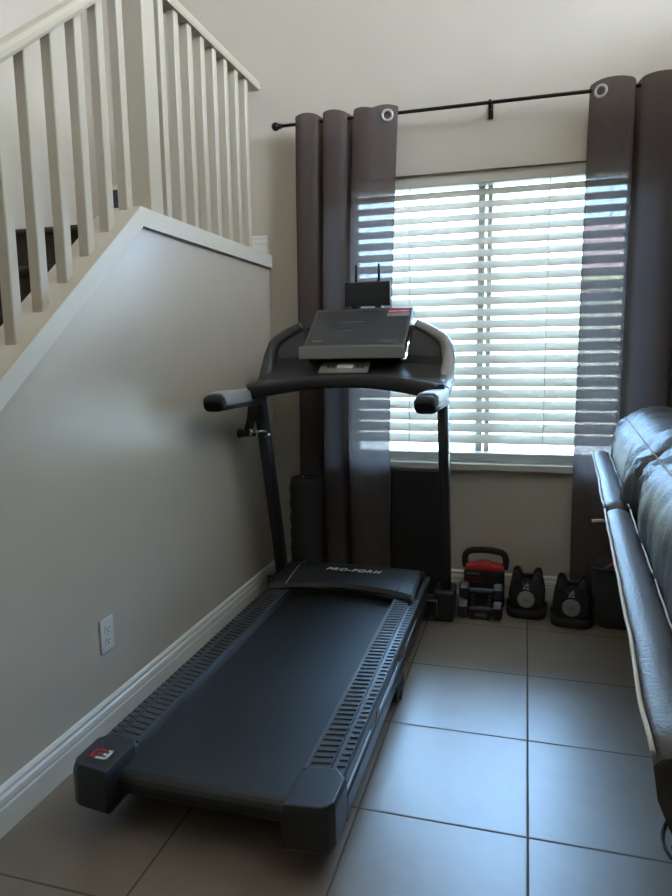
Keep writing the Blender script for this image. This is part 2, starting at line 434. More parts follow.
# belt (runs around the rear roller)
b = MB(); prof = [(2.95, .17), (1.44, .17)]
for k in range(1, 9):
    a = pi / 2 + pi * k / 8; prof.append((1.44 + .032 * cos(a), .138 + .032 * sin(a)))
prof.append((2.95, .106))
b.prism([(CX - .244, y, z) for y, z in prof], (.488, 0, 0), smooth=False); b.build('walking_belt', M['belt'], tm)
# underframe
b = MB()
for s in (-1, 1):
    b.box(CX + s * .315 - .02, CX + s * .315 + .02, 1.55, 3.02, .055, .105, .004)
b.box(CX - .33, CX + .33, 1.78, 1.83, .06, .10, .003); b.box(CX - .33, CX + .33, 2.50, 2.55, .06, .10, .003); b.box(CX - .40, CX + .40, 3.02, 3.09, .03, .11, .004)
b.build('deck_frame', M['steel'], tm)
for s in (-1, 1):
    b = MB(); b.tube([P(s * .31, 1.62, 0), P(s * .31, 1.62, .012), P(s * .31, 1.62, .058)], [.026, .026, .018], 14); b.build('foot', M['rubber'], tm)
# side rails with ribbed foot strips
def rail(s):
    xi, xo = .2445, .358
    b = MB()
    # cross-section (dx,z) going round, with a groove between the two strips
    sec = [(xi, .120), (xi, .192), (xi + .008, .199), (xi + .068, .199), (xi + .070, .193), (xi + .077, .193), (xi + .079, .199), (xo - .006, .199), (xo, .193), (xo + .002, .150), (xo - .008, .118)]
    b.loft([[P(s * a, y, z) for a, z in sec] for y in (1.49, 3.10)], smooth=False)
    y = 1.545
    while y < 2.80:
        sk = .010
        for a0, a1 in ((xi + .012, xi + .065), (xi + .083, xo - .008)):
            lo = [P(s * a0, y, .1985), P(s * a1, y + sk * (a1 - a0) / .05, .1985), P(s * a1, y + .015 + sk * (a1 - a0) / .05, .1985), P(s * a0, y + .015, .1985)]
            hi = [p + Vector((0, 0, .0045)) for p in lo]
            m_ = sum(hi, Vector()) / 4; hi = [m_ + (p - m_) * Vector((.94, .75, 1)).x if False else Vector((m_.x + (p.x - m_.x) * .95, m_.y + (p.y - m_.y) * .72, p.z)) for p in hi]
            b.loft([lo, hi], smooth=False)
        y += .0275
    return b.build('side_rail', M['railpl'], tm)
for s in (-1, 1): rail(s)
# thin edge strips beside the belt
for s in (-1, 1):
    b = MB(); b.box(min(CX + s * .2445, CX + s * .2535), max(CX + s * .2445, CX + s * .2535), 1.52, 2.86, .1925, .2015, .001); b.build('edge_strip', M['grey'], tm)
# rear end caps
def endcap(s):
    top = [(.244, 1.366), (.333, 1.377), (.348, 1.387), (.360, 1.405), (.361, 1.50), (.331, 1.534), (.256, 1.522), (.244, 1.50)]
    mid = [(.240, 1.358), (.336, 1.370), (.354, 1.380), (.365, 1.402), (.365, 1.515), (.331, 1.54), (.256, 1.53), (.240, 1.50)]
    low = [(.262, 1.385), (.330, 1.392), (.342, 1.400), (.352, 1.420), (.352, 1.515), (.331, 1.535), (.262, 1.53), (.262, 1.50)]
    b = MB(); b.loft([[P(s * a, y + (.012 if z < .08 else 0), z) for a, y in q] for q, z in ((low, .060), (mid, .094), (mid, .188), (top, .205))], smooth=False)
    bmesh.ops.bevel(b.bm, geom=[e for e in b.bm.edges], offset=.003, segments=2, profile=.5, affect='EDGES')
    return b.build('end_cap', M['black'], tm)
caps = {s: endcap(s) for s in (-1, 1)}
# emblem on the left end cap: a red bracket and a white bracket closing round a small red block
def bracket(pts_, w, z=.2053):
    b = MB()
    for (xa, ya), (xb, yb) in zip(pts_, pts_[1:]):
        b.box(min(xa, xb) - w, max(xa, xb) + w, min(ya, yb) - w, max(ya, yb) + w, z, z + .001)
    return b
ex, ey = CX - .304, 1.432
e = bracket([(ex + .008, ey + .019), (ex - .024, ey + .019), (ex - .024, ey - .012), (ex - .012, ey - .012)], .0042); e.box(ex - .010, ex + .006, ey - .002, ey + .007, .2053, .2063)
e.build('emblem', M['red'], caps[-1])
e = bracket([(ex + .018, ey + .019), (ex + .024, ey + .019), (ex + .024, ey - .014), (ex - .002, ey - .014)], .0042); e.box(ex + .008, ex + .017, ey - .002, ey + .006, .2053, .2063)
e.build('emblem', M['white'], caps[-1])
# motor hood
def lipy(dx): return 2.815 - .085 * (dx / .34) ** 2
b = MB(); loops = []
us = [-.336, -.333, -.322, -.29, -.24, -.18, -.12, -.06, 0, .06, .12, .18, .24, .29, .322, .333, .336]
for k in range(15):
    f = k / 14; row = []
    for dx in us:
        e_ = max(0, (abs(dx) - .322) / .014)
        y = lipy(dx); ye = 3.115 - .02 * (dx / .385) ** 2
        zt = .223 + .03 * sin(min(1, f * 1.3) * pi / 2) - .035 * max(0, f - .75) / .25 * .8
        z = zt - .010 * e_ ** 1.5 - (.010 if k == 0 else 0)
        row.append(P(dx, y + (ye - y) * f, z))
    loops.append(row)
bot = [[Vector((p.x, p.y, .105 if 0 < i < 14 else .12)) for p in r] for i, r in enumerate(loops)]
full = [r + bb[::-1] for r, bb in zip(loops, bot)]
# hollow the mouth where the belt disappears
full[0] = loops[0] + [Vector((p.x, p.y + .02, .196)) for p in loops[0][::-1]]
full = [full[0]] + [[*loops[0]] + [Vector((p.x, p.y + .05, .196 if abs(p.x - CX) < .24 else .15)) for p in loops[0][::-1]]] + full[1:] if False else full
b.loft(full, smooth=False); hood = b.build('motor_hood', M['black'], tm)
for a in (CX - .262, CX + .258):      # bright crease and panel joint on the hood
    b = MB(); sgn = 1 if a > CX else -1
    pts_ = []
    for f in (.03, .2, .4, .6, .8, .93):
        dx = a - CX; y = lipy(dx); ye = 3.106; zt = .223 + .03 * sin(min(1, f * 1.3) * pi / 2) - .035 * max(0, f - .75) / .25 * .8
        pts_.append((a, y + (ye - y) * f, zt + .0012))
    b.tube(pts_, .0022 if sgn < 0 else .0012, 6); b.build('crease', M['silver'] if sgn < 0 else M['dark'], hood)
def text(s, size, loc, rot, m, name, parent, depth=.0008, shear=0, sx=1):
    cu = bpy.data.curves.new(name, 'FONT'); cu.body = s; cu.size = size; cu.extrude = depth; cu.align_x = 'CENTER'; cu.align_y = 'CENTER'; cu.shear = shear; cu.offset = size * .012; cu.space_character = 1.18
    t = bpy.data.objects.new(name + '_tmp', cu); COL.objects.link(t)
    bpy.context.view_layer.update()
    me = bpy.data.meshes.new_from_object(t.evaluated_get(bpy.context.evaluated_depsgraph_get()))
    bpy.data.objects.remove(t)
    mx = Matrix.Translation(Vector(loc) - ORG_V[parent.name]) @ rot.to_4x4() @ Matrix.Diagonal((sx, 1, 1, 1))
    me.transform(mx); me.materials.clear(); me.materials.append(m)
    o = bpy.data.objects.new(name, me); COL.objects.link(o); o.parent = parent; ORG_V[o.name] = ORG_V[parent.name]
    return o
text('PRO-FORM', .044, (CX + .012, 2.955, .2515), Matrix.Rotation(radians(4), 3, 'X'), M['white'], 'lettering', hood, shear=.3, sx=1.08)
# decals along the right flank
for y0_, y1_, z_ in ((1.47, 1.80, .158), (1.93, 2.26, .156), (2.40, 2.66, .154)):
    b = MB(); b.box(CX + .3585, CX + .3612, y0_, y1_, z_ - .004, z_ + .004); b.build('side_strip', M['silver'], tm)
for y_ in (1.87, 2.335):
    b = MB(); b.prism([(CX + .3585, y_, .140), (CX + .3585, y_ + .03, .148), (CX + .3585, y_ + .018, .172)], (.003, 0, 0)); o = b.build('marker', M['red'], tm); o['label'] = 'red triangular marker'
# lower flank rail and transport bracket
b = MB(); b.box(CX + .325, CX + .355, 1.55, 3.05, .062, .118, .005); b.box(CX - .355, CX - .325, 1.55, 3.05, .062, .118, .005); b.build('flank_rail', M['steel'], tm)
b = MB(); b.box(CX + .328, CX + .362, 2.22, 2.36, .02, .075, .006); b.tube([P(.322, 2.29, .022), P(.366, 2.29, .022)], .022, 16); b.build('lift_bracket', M['rubber'], tm)
# uprights and their boots
UXW = .43
for s in (-1, 1):
    b = MB()
    xb_ = .405 if s < 0 else .432; xt_ = .432
    pts_ = [P(s * (xb_ + (xt_ - xb_) * f), y_, z_) for f, y_, z_ in ((0, 3.135, .05), (.25, 3.10, .30), (.6, 3.03, .65), (1, 2.945, 1.06))]
    b.tube(pts_, (.024, .038), 20, up=(0, 1, 0), sq=5); u = b.build('upright', M['steel'], tm)
    b = MB(); b.box(CX + s * UXW - (.046 if s > 0 else .03), CX + s * UXW + (.046 if s > 0 else .055), 3.045, 3.205, 0.001, .145, .012, 3); b.tube([P(s * UXW - .05, 3.10, .135), P(s * UXW + .05, 3.10, .135)], .008, 10); b.build('boot', M['rubber'], tm)
b = MB(); b.box(CX - .40, CX + .40, 3.135, 3.19, .012, .06, .006); b.build('base_crossbar', M['steel'], tm)
# console
CC = -.762
def C(dx, y, z): return Vector((CC + dx, y, z))
# lower cross bar
b = MB(); pts_ = []; rr = []
for k in range(25):
    t = -1 + 2 * k / 24
    pts_.append(C(t * .425, 2.875 - .12 * t * t, 1.150 - .045 * t * t)); rr.append((.03, .032 + .004 * t * t))
b.tube(pts_, rr, 16, sq=3); b.build('console_crossbar', M['black'], tm)
# tray between the crossbar and the back shell
b = MB(); loops = []
for k in range(25):
    t = -1 + 2 * k / 24
    ya, za = 2.885 - .12 * t * t, 1.170 - .04 * t * t
    yb, zb = 3.055 - .01 * t * t, 1.235 - .02 * t * t
    x = t * .43
    loops.append([C(x, ya, za), C(x, (ya + yb) / 2, (za + zb) / 2 - .02), C(x, yb, zb), C(x, yb + .03, zb - .03), C(x, ya, za - .04)])
b.loft(loops); b.build('console_tray', M['grey'], tm)
# back shell with raised wings
half = [(0, 1.235), (.243, 1.235), (.249, 1.398), (.285, 1.390), (.36, 1.352), (.405, 1.31), (.432, 1.255), (.438, 1.19), (.40, 1.165), (0, 1.185)]
full_ = half[:-1] + [(0, 1.185)] + [(-a, z) for a, z in half[1:-1]][::-1]
b = MB(); b.prism([C(a, 3.03 + (z - 1.18) * .22, z) for a, z in full_], (0, .05, 0), bev=.006); shell = b.build('console_shell', M['black'], tm)
for s in (-1, 1):
    b = MB(); pan = [(.265, 1.375), (.345, 1.335), (.385, 1.295), (.385, 1.25), (.24, 1.262)]
    b.prism([C(s * a, 3.0285 + (z - 1.18) * .22, z) for a, z in pan], (0, -.004, 0)); b.build('speaker_panel', M['grey'], shell)
# rims and handles on both sides
for s in (-1, 1):
    pts_ = catmull([(CC + s * .415, 2.86, 1.095), (CC + s * .425, 2.96, 1.14), (CC + s * .430, 3.02, 1.21), (CC + s * .424, 3.045, 1.272), (CC + s * .405, 3.055, 1.325), (CC + s * .35, 3.065, 1.366), (CC + s * .275, 3.075, 1.405)], 5)
    rr = [(.038 - .024 * i / (len(pts_) - 1), .036 - .018 * i / (len(pts_) - 1)) for i in range(len(pts_))]
    b = MB(); b.tube(pts_, rr, 14, sq=3); b.build('console_rim', M['sleeve'] if s > 0 else M['grey'], tm)
    hx = CX + s * (.425 if s < 0 else .430)
    b = MB(); pts_ = [(hx, 2.455, 1.090), (hx, 2.48, 1.091), (hx, 2.60, 1.090), (hx, 2.74, 1.088), (hx + s * .002, 2.87, 1.095)]
    b.tube(pts_, [(.041, .030), (.043, .034), (.042, .034), (.040, .032), (.036, .032)], 20, sq=3.2); h = b.build('handle', M['sleeve'], tm)
    b = MB(); b.tube([(hx - s * .004, 2.420, 1.070), (hx - s * .004, 2.426, 1.078), (hx, 2.478, 1.084)], [(.034, .026), (.040, .033), (.0415, .033)], 20, sq=3.4); b.build('grip_cap', M['rubber'], h)
    b = MB(); b.tube([(hx, 2.44, 1.066), (hx, 2.60, 1.066), (hx, 2.88, 1.062)], (.037, .021), 14, sq=4); b.build('under_cover', M['black'], h)
# display pod, tilted back
ang = math.atan2(1.487 - 1.30, 3.20 - 2.95); Lp = math.hypot(.187, .25)
pm = Matrix.Translation((CC + .005, 2.95, 1.30)) @ Matrix.Rotation(ang, 4, 'X')
b = MB(); b.box(-.241, .241, 0, Lp, -.045, 0, .010, 3, mtx=pm); pod = b.build('display_panel', M['pod'], tm)
b = MB(); b.box(-.225, .225, .02, Lp - .03, 0.0002, .0012, mtx=pm); b.build('display_overlay', mat('display_gloss', (.06, .066, .072), .22), pod)
b = MB(); b.box(.122, .228, Lp - .055, Lp - .018, .0012, .002, mtx=pm); s_ = b.build('warning_label', M['red'], pod); s_['label'] = 'red and white warning sticker'
b = MB(); b.box(.122, .228, Lp - .080, Lp - .056, .0012, .002, mtx=pm); b.build('warning_label', M['ledge'], pod)
b = MB()
for k in range(9):
    w_ = .006 + .004 * random.random(); x_ = .128 + k * .0105
    b.box(x_, x_ + w_, Lp - .042, Lp - .034, .002, .0024, mtx=pm)
b.build('label_print', M['white'], pod)
gp = mat('grey_print', (.16, .165, .17), .4)
for q in ((-.13, -.02, .12, .126), (-.10, .02, .19, .196), (-.2, -.15, .04, .05), (.13, .2, .04, .046)):
    b = MB(); b.box(*q, .0012, .0017, mtx=pm); b.build('panel_print', gp, pod)
b = MB(); b.box(CC - .243, CC + .247, 2.925, 2.958, 1.246, 1.304, .006, 3); b.build('book_ledge', M['ledge'], pod)
b = MB(); b.prism([(CC - .22, 2.96, 1.25), (CC - .22, 3.045, 1.225), (CC - .22, 3.10, 1.33), (CC - .22, 2.98, 1.30)], (.44, 0, 0)); b.build('pod_support', M['black'], pod)
# top bridge behind the pod that carries the router
b = MB(); b.box(CC - .20, CC + .20, 3.202, 3.285, 1.452, 1.484, .006); b.prism([(CC - .12, 3.12, 1.36), (CC - .12, 3.15, 1.35), (CC - .12, 3.28, 1.456), (CC - .12, 3.21, 1.456)], (.24, 0, 0)); b.build('top_shelf', M['black'], pod)
# safety-key panel
kp = Matrix.Translation((CC - .035, 2.955, 1.208)) @ Matrix.Rotation(radians(30), 4, 'X')
b = MB(); b.box(-.112, .118, -.052, .046, 0, .004, .002, mtx=kp); key = b.build('key_panel', M['ledge'], tm)
b = MB(); b.box(-.03, .045, -.02, .012, .004, .012, .004, mtx=kp); b.build('safety_key', M['white'], key)
for x_ in (-.07, -.05, .065, .088):
    b = MB(); b.disc(kp @ Vector((x_, -.005, .004)), kp.to_3x3() @ Vector((0, 0, 1)), .009, .003, 14); b.build('button', M['grey'], key)
# folding latch lever on the left upright
lx = CX - .43
b = MB(); b.tube([(lx - .036, 2.935, 1.03), (lx - .036, 2.915, .965), (lx - .042, 2.90, .93), (lx - .045, 2.895, .895)], (.006, .022), 10, up=(1, 0, 0), sq=4)
b.tube([(lx - .010, 2.90, .905), (lx - .07, 2.885, .905), (lx - .083, 2.884, .905), (lx - .09, 2.884, .905)], [.015, .018, .025, .019], 16); lev = b.build('latch_lever', M['rubber'], tm)
b = MB(); b.tube([(lx - .02, 2.88, .915), (lx + .045, 2.90, .915)], .006, 10); b.tube([(lx - .018, 2.868, .93), (lx - .018, 2.868, .898)], .007, 10)
b.tube([(lx + .035, 2.91, .885), (lx + .058, 2.90, .90)], .006, 10); o = b.build('bolt', M['chrome'], lev); o['label'] = 'bright chrome bolt'

# ---------------------------------------------------------------- router on the console
ro = thing('router', (CC + .012, 3.235, 1.4845), 'flat black box with two short antennas standing on top of the treadmill console', 'router')
b = MB(); b.box(CC - .10, CC + .125, 3.222, 3.248, 1.4965, 1.612, .005); b.box(CC - .06, CC - .03, 3.20, 3.268, 1.4850, 1.4975, .002); b.box(CC + .055, CC + .085, 3.20, 3.268, 1.4850, 1.4975, .002); b.build('body', mat('router_black', (.012, .014, .019), .5), ro)
for x_ in (CC - .045, CC + .068):
    b = MB(); b.tube([(x_, 3.240, 1.60), (x_, 3.240, 1.69), (x_, 3.240, 1.697)], [(.0075, .0055), (.0065, .005), (.004, .003)], 12, sq=4); b.build('antenna', M['rubber'], ro)

# ---------------------------------------------------------------- things in the corner and below the window
# rolled mat
b = MB(); loops = []; cx_, cy_ = -1.088, 3.232
N_ = 40
for k in range(33):
    z = .002 + .636 * k / 32
    r = .081 + .003 * sin(k * pi / 2) * (1 if 0 < k < 32 else 0) - (.006 if k in (0, 32) else 0)
    loops.append([Vector((cx_ + r * cos(2 * pi * i / N_) * (1 + .02 * sin(i)), cy_ + r * sin(2 * pi * i / N_), z)) for i in range(N_)])
b.loft(loops)
rm = thing('rolled_mat', (cx_, cy_, 0), 'dark ribbed rolled mat standing upright in the corner behind the treadmill', 'mat')
b.build('roll', mat('dark_mat', (.03, .031, .033), .75), rm)
b = MB(); sp = [(cx_ + (.012 + .062 * t / 60) * cos(t * .45), cy_ + (.012 + .062 * t / 60) * sin(t * .45), .6385) for t in range(61)]
b.tube(sp, .0025, 6); b.build('rolled_edge', M['rubber'], rm)
# flat board below the sill
bd = thing('board', (-.515, 3.4, 0), 'flat black board standing on the floor under the sill behind the treadmill upright', 'board')
b = MB(); b.box(-.672, -.372, 3.395, 3.414, .001, .662, .004); b.build('panel', mat('black_board', (.013, .014, .015), .55), bd)
b = MB(); b.box(-.668, -.376, 3.391, 3.3955, .01, .022, .001); b.box(-.660, -.652, 3.391, 3.3955, .03, .655, .001); b.build('edge_band', M['rubber'], bd)

# red-topped case
kx, ky = -.176, 3.325
ks = thing('equipment_case', (kx, ky, 0), 'black case with a red top band and black carrying handle, behind the dumbbell rack', 'case')
b = MB(); b.box(kx - .098, kx + .098, ky - .06, ky + .06, .001, .195, .012, 3); body = b.build('body', mat('case_black', (.014, .015, .018), .5), ks)
b = MB(); b.prism([(kx - .095, ky - .063, .194), (kx + .096, ky - .063, .194), (kx + .092, ky - .060, .212), (kx + .03, ky - .058, .215), (kx + .028, ky - .056, .226), (kx - .03, ky - .056, .226), (kx - .032, ky - .058, .215), (kx - .09, ky - .060, .212)], (0, .085, 0), bev=.003); o = b.build('top_band', M['red'], ks); o['label'] = 'red top band'
b = MB(); b.tube(catmull([(kx - .094, ky, .19), (kx - .098, ky, .235), (kx - .086, ky, .268), (kx - .05, ky, .280), (kx, ky, .283), (kx + .05, ky, .280), (kx + .090, ky, .268), (kx + .104, ky, .235), (kx + .098, ky, .19)], 5), (.016, .013), 12, up=(0, 1, 0), sq=3); b.build('carry_handle', M['rubber'], ks)
b = MB(); b.box(kx - .085, kx - .022, ky - .0615, ky - .0595, .170, .182); b.build('label_strip', mat('dull_silver', (.12, .125, .115), .5), body)
b = MB()
for r_ in range(2):
    for k in range(6): b.box(kx - .09 + k * .016, kx - .078 + k * .016, ky - .0615, ky - .0595, .132 + r_ * .018, .142 + r_ * .018)
b.build('label_print', mat('dull_red_print', (.16, .025, .02), .5), body)

# dumbbell rack with two dumbbells
rk = thing('dumbbell_rack', (-.183, 3.15, 0), 'low black dumbbell stand on the tiles in front of the red-topped case', 'rack')
for s in (-1, 1):
    b = MB(); x_ = -.183 + s * .038
    b.prism([(x_ - .006, 3.105, .002), (x_ - .006, 3.232, .002), (x_ - .006, 3.232, .105), (x_ - .006, 3.214, .1), (x_ - .006, 3.196, .094), (x_ - .006, 3.178, .1), (x_ - .006, 3.165, .055), (x_ - .006, 3.145, .032), (x_ - .006, 3.128, .0285), (x_ - .006, 3.105, .028)], (.012, 0, 0), bev=.002); b.build('side_frame', M['rubber'], rk)
for yy_, zz_ in ((3.112, .010), (3.218, .03)):
    b = MB(); b.tube([(-.223, yy_, zz_), (-.143, yy_, zz_)], .007, 10); b.build('cross_bar', M['rubber'], rk)
def dumbbell(x, y, z, label):
    d = thing('dumbbell', (x, y, z), label, 'dumbbell', 'dumbbells on the low stand')
    b = MB(); b.tube([(x - .072, y, z), (x - .045, y, z), (x, y, z), (x + .045, y, z), (x + .072, y, z)], [.0135, .0145, .0165, .0145, .0135], 16); b.build('bar', M['iron'], d)
    for s in (-1, 1):
        b = MB(); hx_ = []
        for xx, r in ((.056, .034), (.063, .044), (.097, .044), (.104, .034)):
            hx_.append([Vector((x + s * xx, y + r * cos(pi / 3 * k + pi / 6), z + r * sin(pi / 3 * k + pi / 6))) for k in range(6)])
        b.loft(hx_, smooth=False); b.build('head', M['iron'], d)
    return d
d1 = dumbbell(-.183, 3.128, .046, 'navy-black hex dumbbell, lower front one on the low stand')
d2 = copy_tree(d1); d2.location = (-.183, 3.196, .112); d2['label'] = 'navy-black hex dumbbell, upper rear one on the stand, nearest the red-topped case'

# adjustable dumbbells on trays, seen end on
def adj(x, y, rz, label, tlabel):
    T = Matrix.Translation((x, y, 0)) @ Matrix.Rotation(rz, 4, 'Z')
    tr = thing('dumbbell_tray', (x, y, 0), tlabel, 'tray', 'trays of the adjustable dumbbells')
    b = MB(); lo = []
    for z, f in ((.001, .97), (.02, 1.0), (.034, 1.0), (.046, .90)):
        ring = []
        for k in range(40):
            a = 2 * pi * k / 40; c, s = cos(a), sin(a)
            ring.append(T @ Vector((.096 * f * math.copysign(abs(c) ** .45, c), .106 * f * math.copysign(abs(s) ** .7, s), z)))
        lo.append(ring)
    b.loft(lo, smooth=True); b.build('base', M['rubber'], tr)
    for x0_ in (-.095, .080):
        b = MB(); b.box(x0_, x0_ + .015, -.02, .02, .03, .06, .004, mtx=T); b.build('side_stop', M['black'], tr)
    d = thing('adjustable_dumbbell', (x, y, .046), label, 'dumbbell', 'adjustable dumbbells below the window')
    h_ = [(.060, .047), (.082, .066), (.086, .10), (.080, .14), (.072, .175), (.070, .195), (.064, .211), (.053, .218), (.041, .214), (.031, .196), (.025, .176)]
    out = [(-a, c) for a, c in h_] + h_[::-1]
    k = 0
    for side in (-1, 1):
        for j in range(5):
            y0_ = side * (.034 + j * .0125); f = 1 - .03 * j if j < 4 else .86
            b = MB(); pts_ = [T @ Vector((a * f, y0_, .047 + (c - .047) * (f if j < 4 else .90))) for a, c in out]
            b.prism(pts_, T.to_3x3() @ Vector((0, side * .0105, 0)), bev=.002); pl_ = b.build('weight_plate', M['black'], d)
        yy = side * .0945
        b = MB(); b.disc(T @ Vector((0, yy, .098)), T.to_3x3() @ Vector((0, side, 0)), .040, .012, 32, .003); di = b.build('dial', M['dial'], d)
        b = MB(); b.disc(T @ Vector((0, yy + side * .0115, .098)), T.to_3x3() @ Vector((0, side, 0)), .010, .003, 20, .001); b.build('dial_hub', mat('dial_hub_grey', (.2, .195, .185), .5), di)
    b = MB()   # pale angular mark above the front dial
    yb = -.0948
    for pts_ in ([(-.016, .146), (-.008, .146), (.002, .170), (-.004, .170)], [(-.003, .146), (.015, .146), (.012, .152), (-.001, .152)], [(.002, .157), (.011, .157), (.009, .175), (.004, .184)]):
        b.prism([T @ Vector((a, yb, c)) for a, c in pts_], T.to_3x3() @ Vector((0, -.0012, 0)))
    b.build('badge', M['teal'], d)
    b = MB(); b.tube([T @ Vector((0, -.05, .14)), T @ Vector((0, -.03, .14)), T @ Vector((0, .03, .14)), T @ Vector((0, .05, .14))], [.015, .018, .018, .015], 14); b.build('hand_grip', M['rubber'], d)
adj(.032, 3.272, radians(-3), 'black adjustable dumbbell with a round grey end dial, next to the red-topped case', 'black base tray under the adjustable dumbbell next to the red-topped case')
adj(.236, 3.21, radians(-5), 'black adjustable dumbbell with a round grey end dial, next to the fabric bin', 'black base tray under the adjustable dumbbell next to the fabric bin')

# fabric bin with a red strap inside
bn = thing('storage_bin', (.47, 3.255, 0), 'dark charcoal fabric storage bin between the dumbbells and the sofa', 'bin')
def rrect(x0, x1, y0, y1, r, z, n=5):
    o = []
    for cx2, cy2, a0 in ((x1 - r, y1 - r, 0), (x0 + r, y1 - r, pi / 2), (x0 + r, y0 + r, pi), (x1 - r, y0 + r, 3 * pi / 2)):
        for k in range(n + 1):
            a = a0 + pi / 2 * k / n; o.append(Vector((cx2 + r * cos(a), cy2 + r * sin(a), z)))
    return o
b = MB(); L_ = [rrect(.352, .602, 3.145, 3.295, .04, .001), rrect(.345, .61, 3.138, 3.30, .04, .02), rrect(.325, .62, 3.125, 3.30, .04, .17), rrect(.312, .625, 3.115, 3.30, .035, .292),
    rrect(.318, .619, 3.121, 3.294, .03, .292), rrect(.332, .612, 3.132, 3.29, .035, .16), rrect(.36, .59, 3.155, 3.28, .03, .03)]
b.loft(L_); b.build('body', M['bin'], bn)
b = MB(); q = rrect(.310, .627, 3.113, 3.302, .035, .286); b.tube(q + [q[0]], .004, 6); b.build('rim', M['rubber'], bn)
b = MB(); b.tube(catmull([(.36, 3.19, .25), (.39, 3.17, .292), (.43, 3.165, .312), (.48, 3.175, .318), (.53, 3.20, .30), (.55, 3.25, .25), (.48, 3.28, .20), (.40, 3.25, .10), (.42, 3.22, .06)], 6), (.016, .006), 10, sq=3)
tag(b.build('strap', mat('red_webbing', (.42, .05, .04), .7), None, (.45, 3.2, .2)), 'red strap coiled inside the charcoal fabric bin', 'strap')

# ---------------------------------------------------------------- reclining sofa
SO = Vector((.138, .728, 0)); SD = Vector((.062, .998, 0)).normalized(); SN = Vector((SD.y, -SD.x, 0))
def S(u, v, z): return SO + SD * u + SN * v + Vector((0, 0, z))
so = thing('sofa', S(1.13, .6, 0), 'black leather reclining sofa with pale piping, its back turned to the treadmill', 'sofa')
def smooth_noise(p, k): return noise.noise(p * k)
def backshell(u0, u1):
    b = MB(); loops = []
    n = 40
    for i in range(n + 1):
        u = u0 + (u1 - u0) * i / n
        e = min(i, n - i) / n; rnd = .012 * max(0, 1 - e / .02)
        w = .006 * smooth_noise(Vector((u, 0, 3)), 4)
        sec = [(.004 + w, .838), (.012, .848), (.032, .853 + w), (.052, .850), (.064, .842), (.070, .80), (.20, .40), (.29, .10), (.225, .10), (.11, .50), (.035, .74), (.010, .80)]
        loops.append([S(u, v, z - rnd) for v, z in sec])
    b.loft(loops); return b.build('back_shell', M['leather'], so)
U_GAP0, U_GAP1, U_END = 1.165, 1.20, 2.265
for u0, u1 in ((0, U_GAP0), (U_GAP1, U_END)):
    sh = backshell(u0, u1)
    for v, z, r in ((.003, .842, .0030), (.066, .845, .0020)):
        b = MB(); b.tube([S(u0 + (u1 - u0) * k / 40, v + .006 * smooth_noise(Vector((u0 + (u1 - u0) * k / 40, 0, 3)), 4), z + .002 * sin(k * 1.3)) for k in range(41)], r, 8); b.build('piping', M['piping'], sh)
def pillow(u0, u1, sd):
    b = MB(); loops = []; n = 60; m = 44
    for i in range(n + 1):
        f = i / n; u = u0 + (u1 - u0) * f
        ed = min(f, 1 - f); puff = (1 - max(0, 1 - ed / .10) ** 2.5) * .45 + .55 if ed < .10 else 1
        lp = []
        for k in range(m):
            a = 2 * pi * k / m; c, s = cos(a), sin(a)
            c2 = math.copysign(abs(c) ** .8, c); s2 = math.copysign(abs(s) ** .8, s)
            wr = .015 * noise.noise(Vector((u * 16 + a * .6, sd, a * 1.1))) + .013 * noise.noise(Vector((u * 34 + a * 2, sd + 5, a * 1.5)))
            wr *= .5 + 1.4 * max(0, 1 - ed / .3)
            v = .232 + (.165 * puff + wr) * c2; z = .855 + (.188 * puff + wr) * s2 - .0 * c2
            for sa in (1.15, 2.25):      # seams pinch the leather
                dd = abs(a - sa)
                if dd < .25: z -= .008 * (1 - dd / .25); v += .004 * (1 - dd / .25) * (1 if c < 0 else -1)
            lp.append(S(u, v - .06 * (s2 < 0) * -s2 * -1, z))
        loops.append(lp)
    b.loft(loops); o = b.build('back_pillow', M['leather'], so)
    for k in (8, 9, 15, 16):
        if k in (9, 15): continue
        b = MB(); pts_ = []
        for i in range(2, n - 1):
            p = loops[i][k]; c_ = sum(loops[i], Vector()) / m
            pts_.append(p + (p - c_).normalized() * .0012)
        b.tube(pts_, .0022, 6); b.build('stitching', M['thread'], o)
    return o
b = MB(); b.prism([S(.02, v, z) for v, z in ((.085, .80), (.36, .80), (.40, .31), (.27, .31))], SD * 2.225, bev=.012); b.build('back_core', M['leather'], so)
pillow(1.16, 2.20, 2.0); pillow(-.01, 1.15, 9.0)
def softbox(u0, u1, v0, v1, z0, z1, name, r=.05, m_='leather'):
    b = MB(); loops = []
    n = 14
    for i in range(n + 1):
        f = i / n; z = z0 + (z1 - z0) * f
        ins = r * (1 - math.sqrt(max(0, 1 - max(0, (f * (z1 - z0) - (z1 - z0) + r) / r) ** 2)))
        q = rrect(u0 + ins, u1 - ins, v0 + ins, v1 - ins, r, 0, 4)
        loops.append([S(p.x, p.y, z) for p in q])
    b.loft(loops); return b.build(name, M[m_], so)
softbox(.02, 2.245, .34, .98, .09, .30, 'base', .03)
for u0, u1 in ((.20, 1.12), (1.14, 2.06)):
    softbox(u0, u1, .36, 1.02, .302, .50, 'seat_cushion', .06); softbox(u0, u1, 1.022, 1.09, .10, .46, 'footrest', .03)
for u0, u1 in ((.0, .19), (2.07, 2.26)): softbox(u0, u1, .34, 1.0, .302, .64, 'armrest', .07)
for u_, v_ in ((.1, .40), (2.16, .40), (.1, .92), (2.16, .92)):
    b = MB(); b.tube([S(u_, v_, 0), S(u_, v_, .092)], [.022, .03], 12); b.build('leg', M['rubber'], so)
b = MB(); b.tube([S(1.150, .012, .815), S(1.152, -.006, .815), S(1.154, -.028, .812)], (.002, .004), 8); o = b.build('pull_tab', M['piping'], so); o['label'] = 'small white pull tab'

